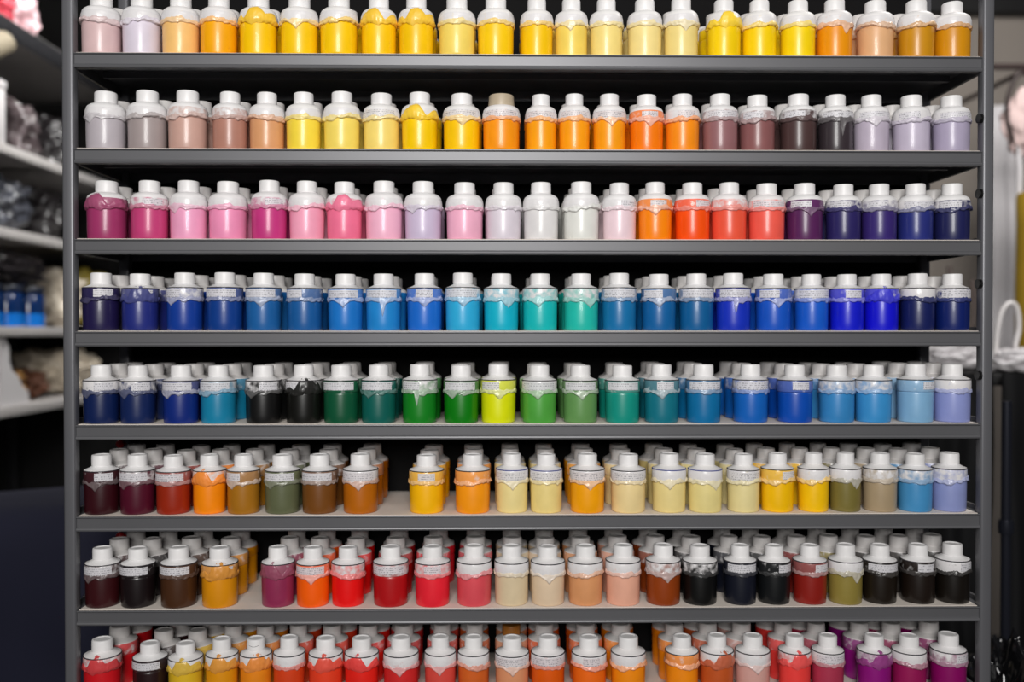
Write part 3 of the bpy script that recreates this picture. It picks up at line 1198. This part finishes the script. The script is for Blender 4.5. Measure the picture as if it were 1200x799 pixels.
# pale sack and twigs seen through the rack's right end
sx = at(1122, 430, YT + .12)
bundle('pale_sack', (sx.x, YT + .14, zt + .0005), (.19, .14, .055), M['white_fabric'], 33, 'pale sack on the table seen through the rack right end', 'sack', crumple=.25)
for k, pts in enumerate((((1103, 434), (1106, 400), (1110, 360), (1113, 312)), ((1118, 434), (1128, 405), (1132, 372), (1128, 340)), ((1132, 434), (1136, 400), (1141, 365), (1139, 328)))):
    P = [at(x, y, YT + .24) for x, y in pts]
    P[0].z = zt
    tag(tube('twig', P, [.006, .004, .0035, .006], M['twig_bark'], None, seg=8), ['leftmost brown twig standing behind the pale sack', 'middle brown twig standing behind the pale sack', 'rightmost brown twig standing behind the pale sack'][k], 'twig', 'twigs behind the pale sack')

# black garments hanging from the table edge down, a dark pole and a glossy black bag
a = at(1060, 440, YT - .13)
z1 = zt + .004
hung_cloth('black_garment', a.x, a.x + .17, FLOOR + .25, z1, YT - .135, M['black_fabric'], 7, 'black garment hanging behind the rack lower right end', 'garment', waves=6, amp=.014, group='black garments at right')
hung_cloth('black_garment', a.x + .19, a.x + .42, FLOOR + .2, z1, YT - .135, M['black_fabric'], 9, 'black garment hanging right of the rack post', 'garment', waves=7, amp=.016, group='black garments at right')
yp = YT - .26
pp = at(1179, 600, yp)
pole = empty('clothes_stand', (pp.x, yp, FLOOR), 'dark metal stand pole before the black garments at right', 'stand')
zt1 = at(1179, 470, yp).z - FLOOR
bm = bmesh.new()
add_tube(bm, [(0, 0, .02), (0, 0, zt1)], .0085, 16)
obj('pole', finish(bm, 'pole', M['dark_tube']), pole)
bm = bmesh.new()
add_lathe(bm, [(0, 0), (.10, 0), (.10, .008), (.05, .02), (0, .022)], 32)
obj('base', finish(bm, 'base', M['dark_tube']), pole)
bm = bmesh.new()
zc = at(1179, 617, yp).z - FLOOR
add_lathe(bm, [(0, zc - .012), (.012, zc - .012), (.013, zc), (.012, zc + .012), (0, zc + .012)], 20)
obj('collar', finish(bm, 'collar', M['dark_tube']), pole)
bundle('glossy_bag', (at(1186, 760, .2).x, .2, FLOOR), (.13, .2, at(1186, 705, .2).z - FLOOR), M['black_gloss'], 41, 'glossy black bag standing at the lower right corner', 'bag', crumple=.22)

# ------------------------------------------------------------------ light
w = bpy.data.worlds.new('room_air')
S.world = w
w.use_nodes = True
w.node_tree.nodes['Background'].inputs['Color'].default_value = (*lin((205, 205, 212)), 1)
w.node_tree.nodes['Background'].inputs['Strength'].default_value = 0.05


def area(name, loc, target, sx, sy, power, col=(1, .985, .96)):
    ld = bpy.data.lights.new(name, 'AREA')
    ld.shape = 'RECTANGLE'
    ld.size, ld.size_y = sx, sy
    ld.energy = power
    ld.color = col
    o = bpy.data.objects.new(name, ld)
    C.objects.link(o)
    o.location = loc
    o.rotation_euler = (Vector(target) - Vector(loc)).to_track_quat('-Z', 'Y').to_euler()
    return o


area('shop_lamp', (-.05, -2.1, .66), (0, 0, 0), .7, .95, 42)
area('ceiling_lamp', (.2, -1.1, 1.35), (0, 0, 0), 1.0, .3, 4)
area('wall_fill', (1.15, .25, 1.25), (1.2, 1.3, .2), .5, .3, 14)  # added fill, no visible source: brightens the right wall and hung things
area('aisle_fill', (-.74, .98, 1.25), (-1.3, 1.08, .2), .3, .6, 5.5).data.spread = math.radians(85)  # added fill above the frame to lift the left shelving and bags

S.view_settings.view_transform = 'Standard'
S.view_settings.look = 'None'
S.view_settings.gamma = 1.0
S.view_settings.exposure = 0.0
S.view_settings.use_curve_mapping = False
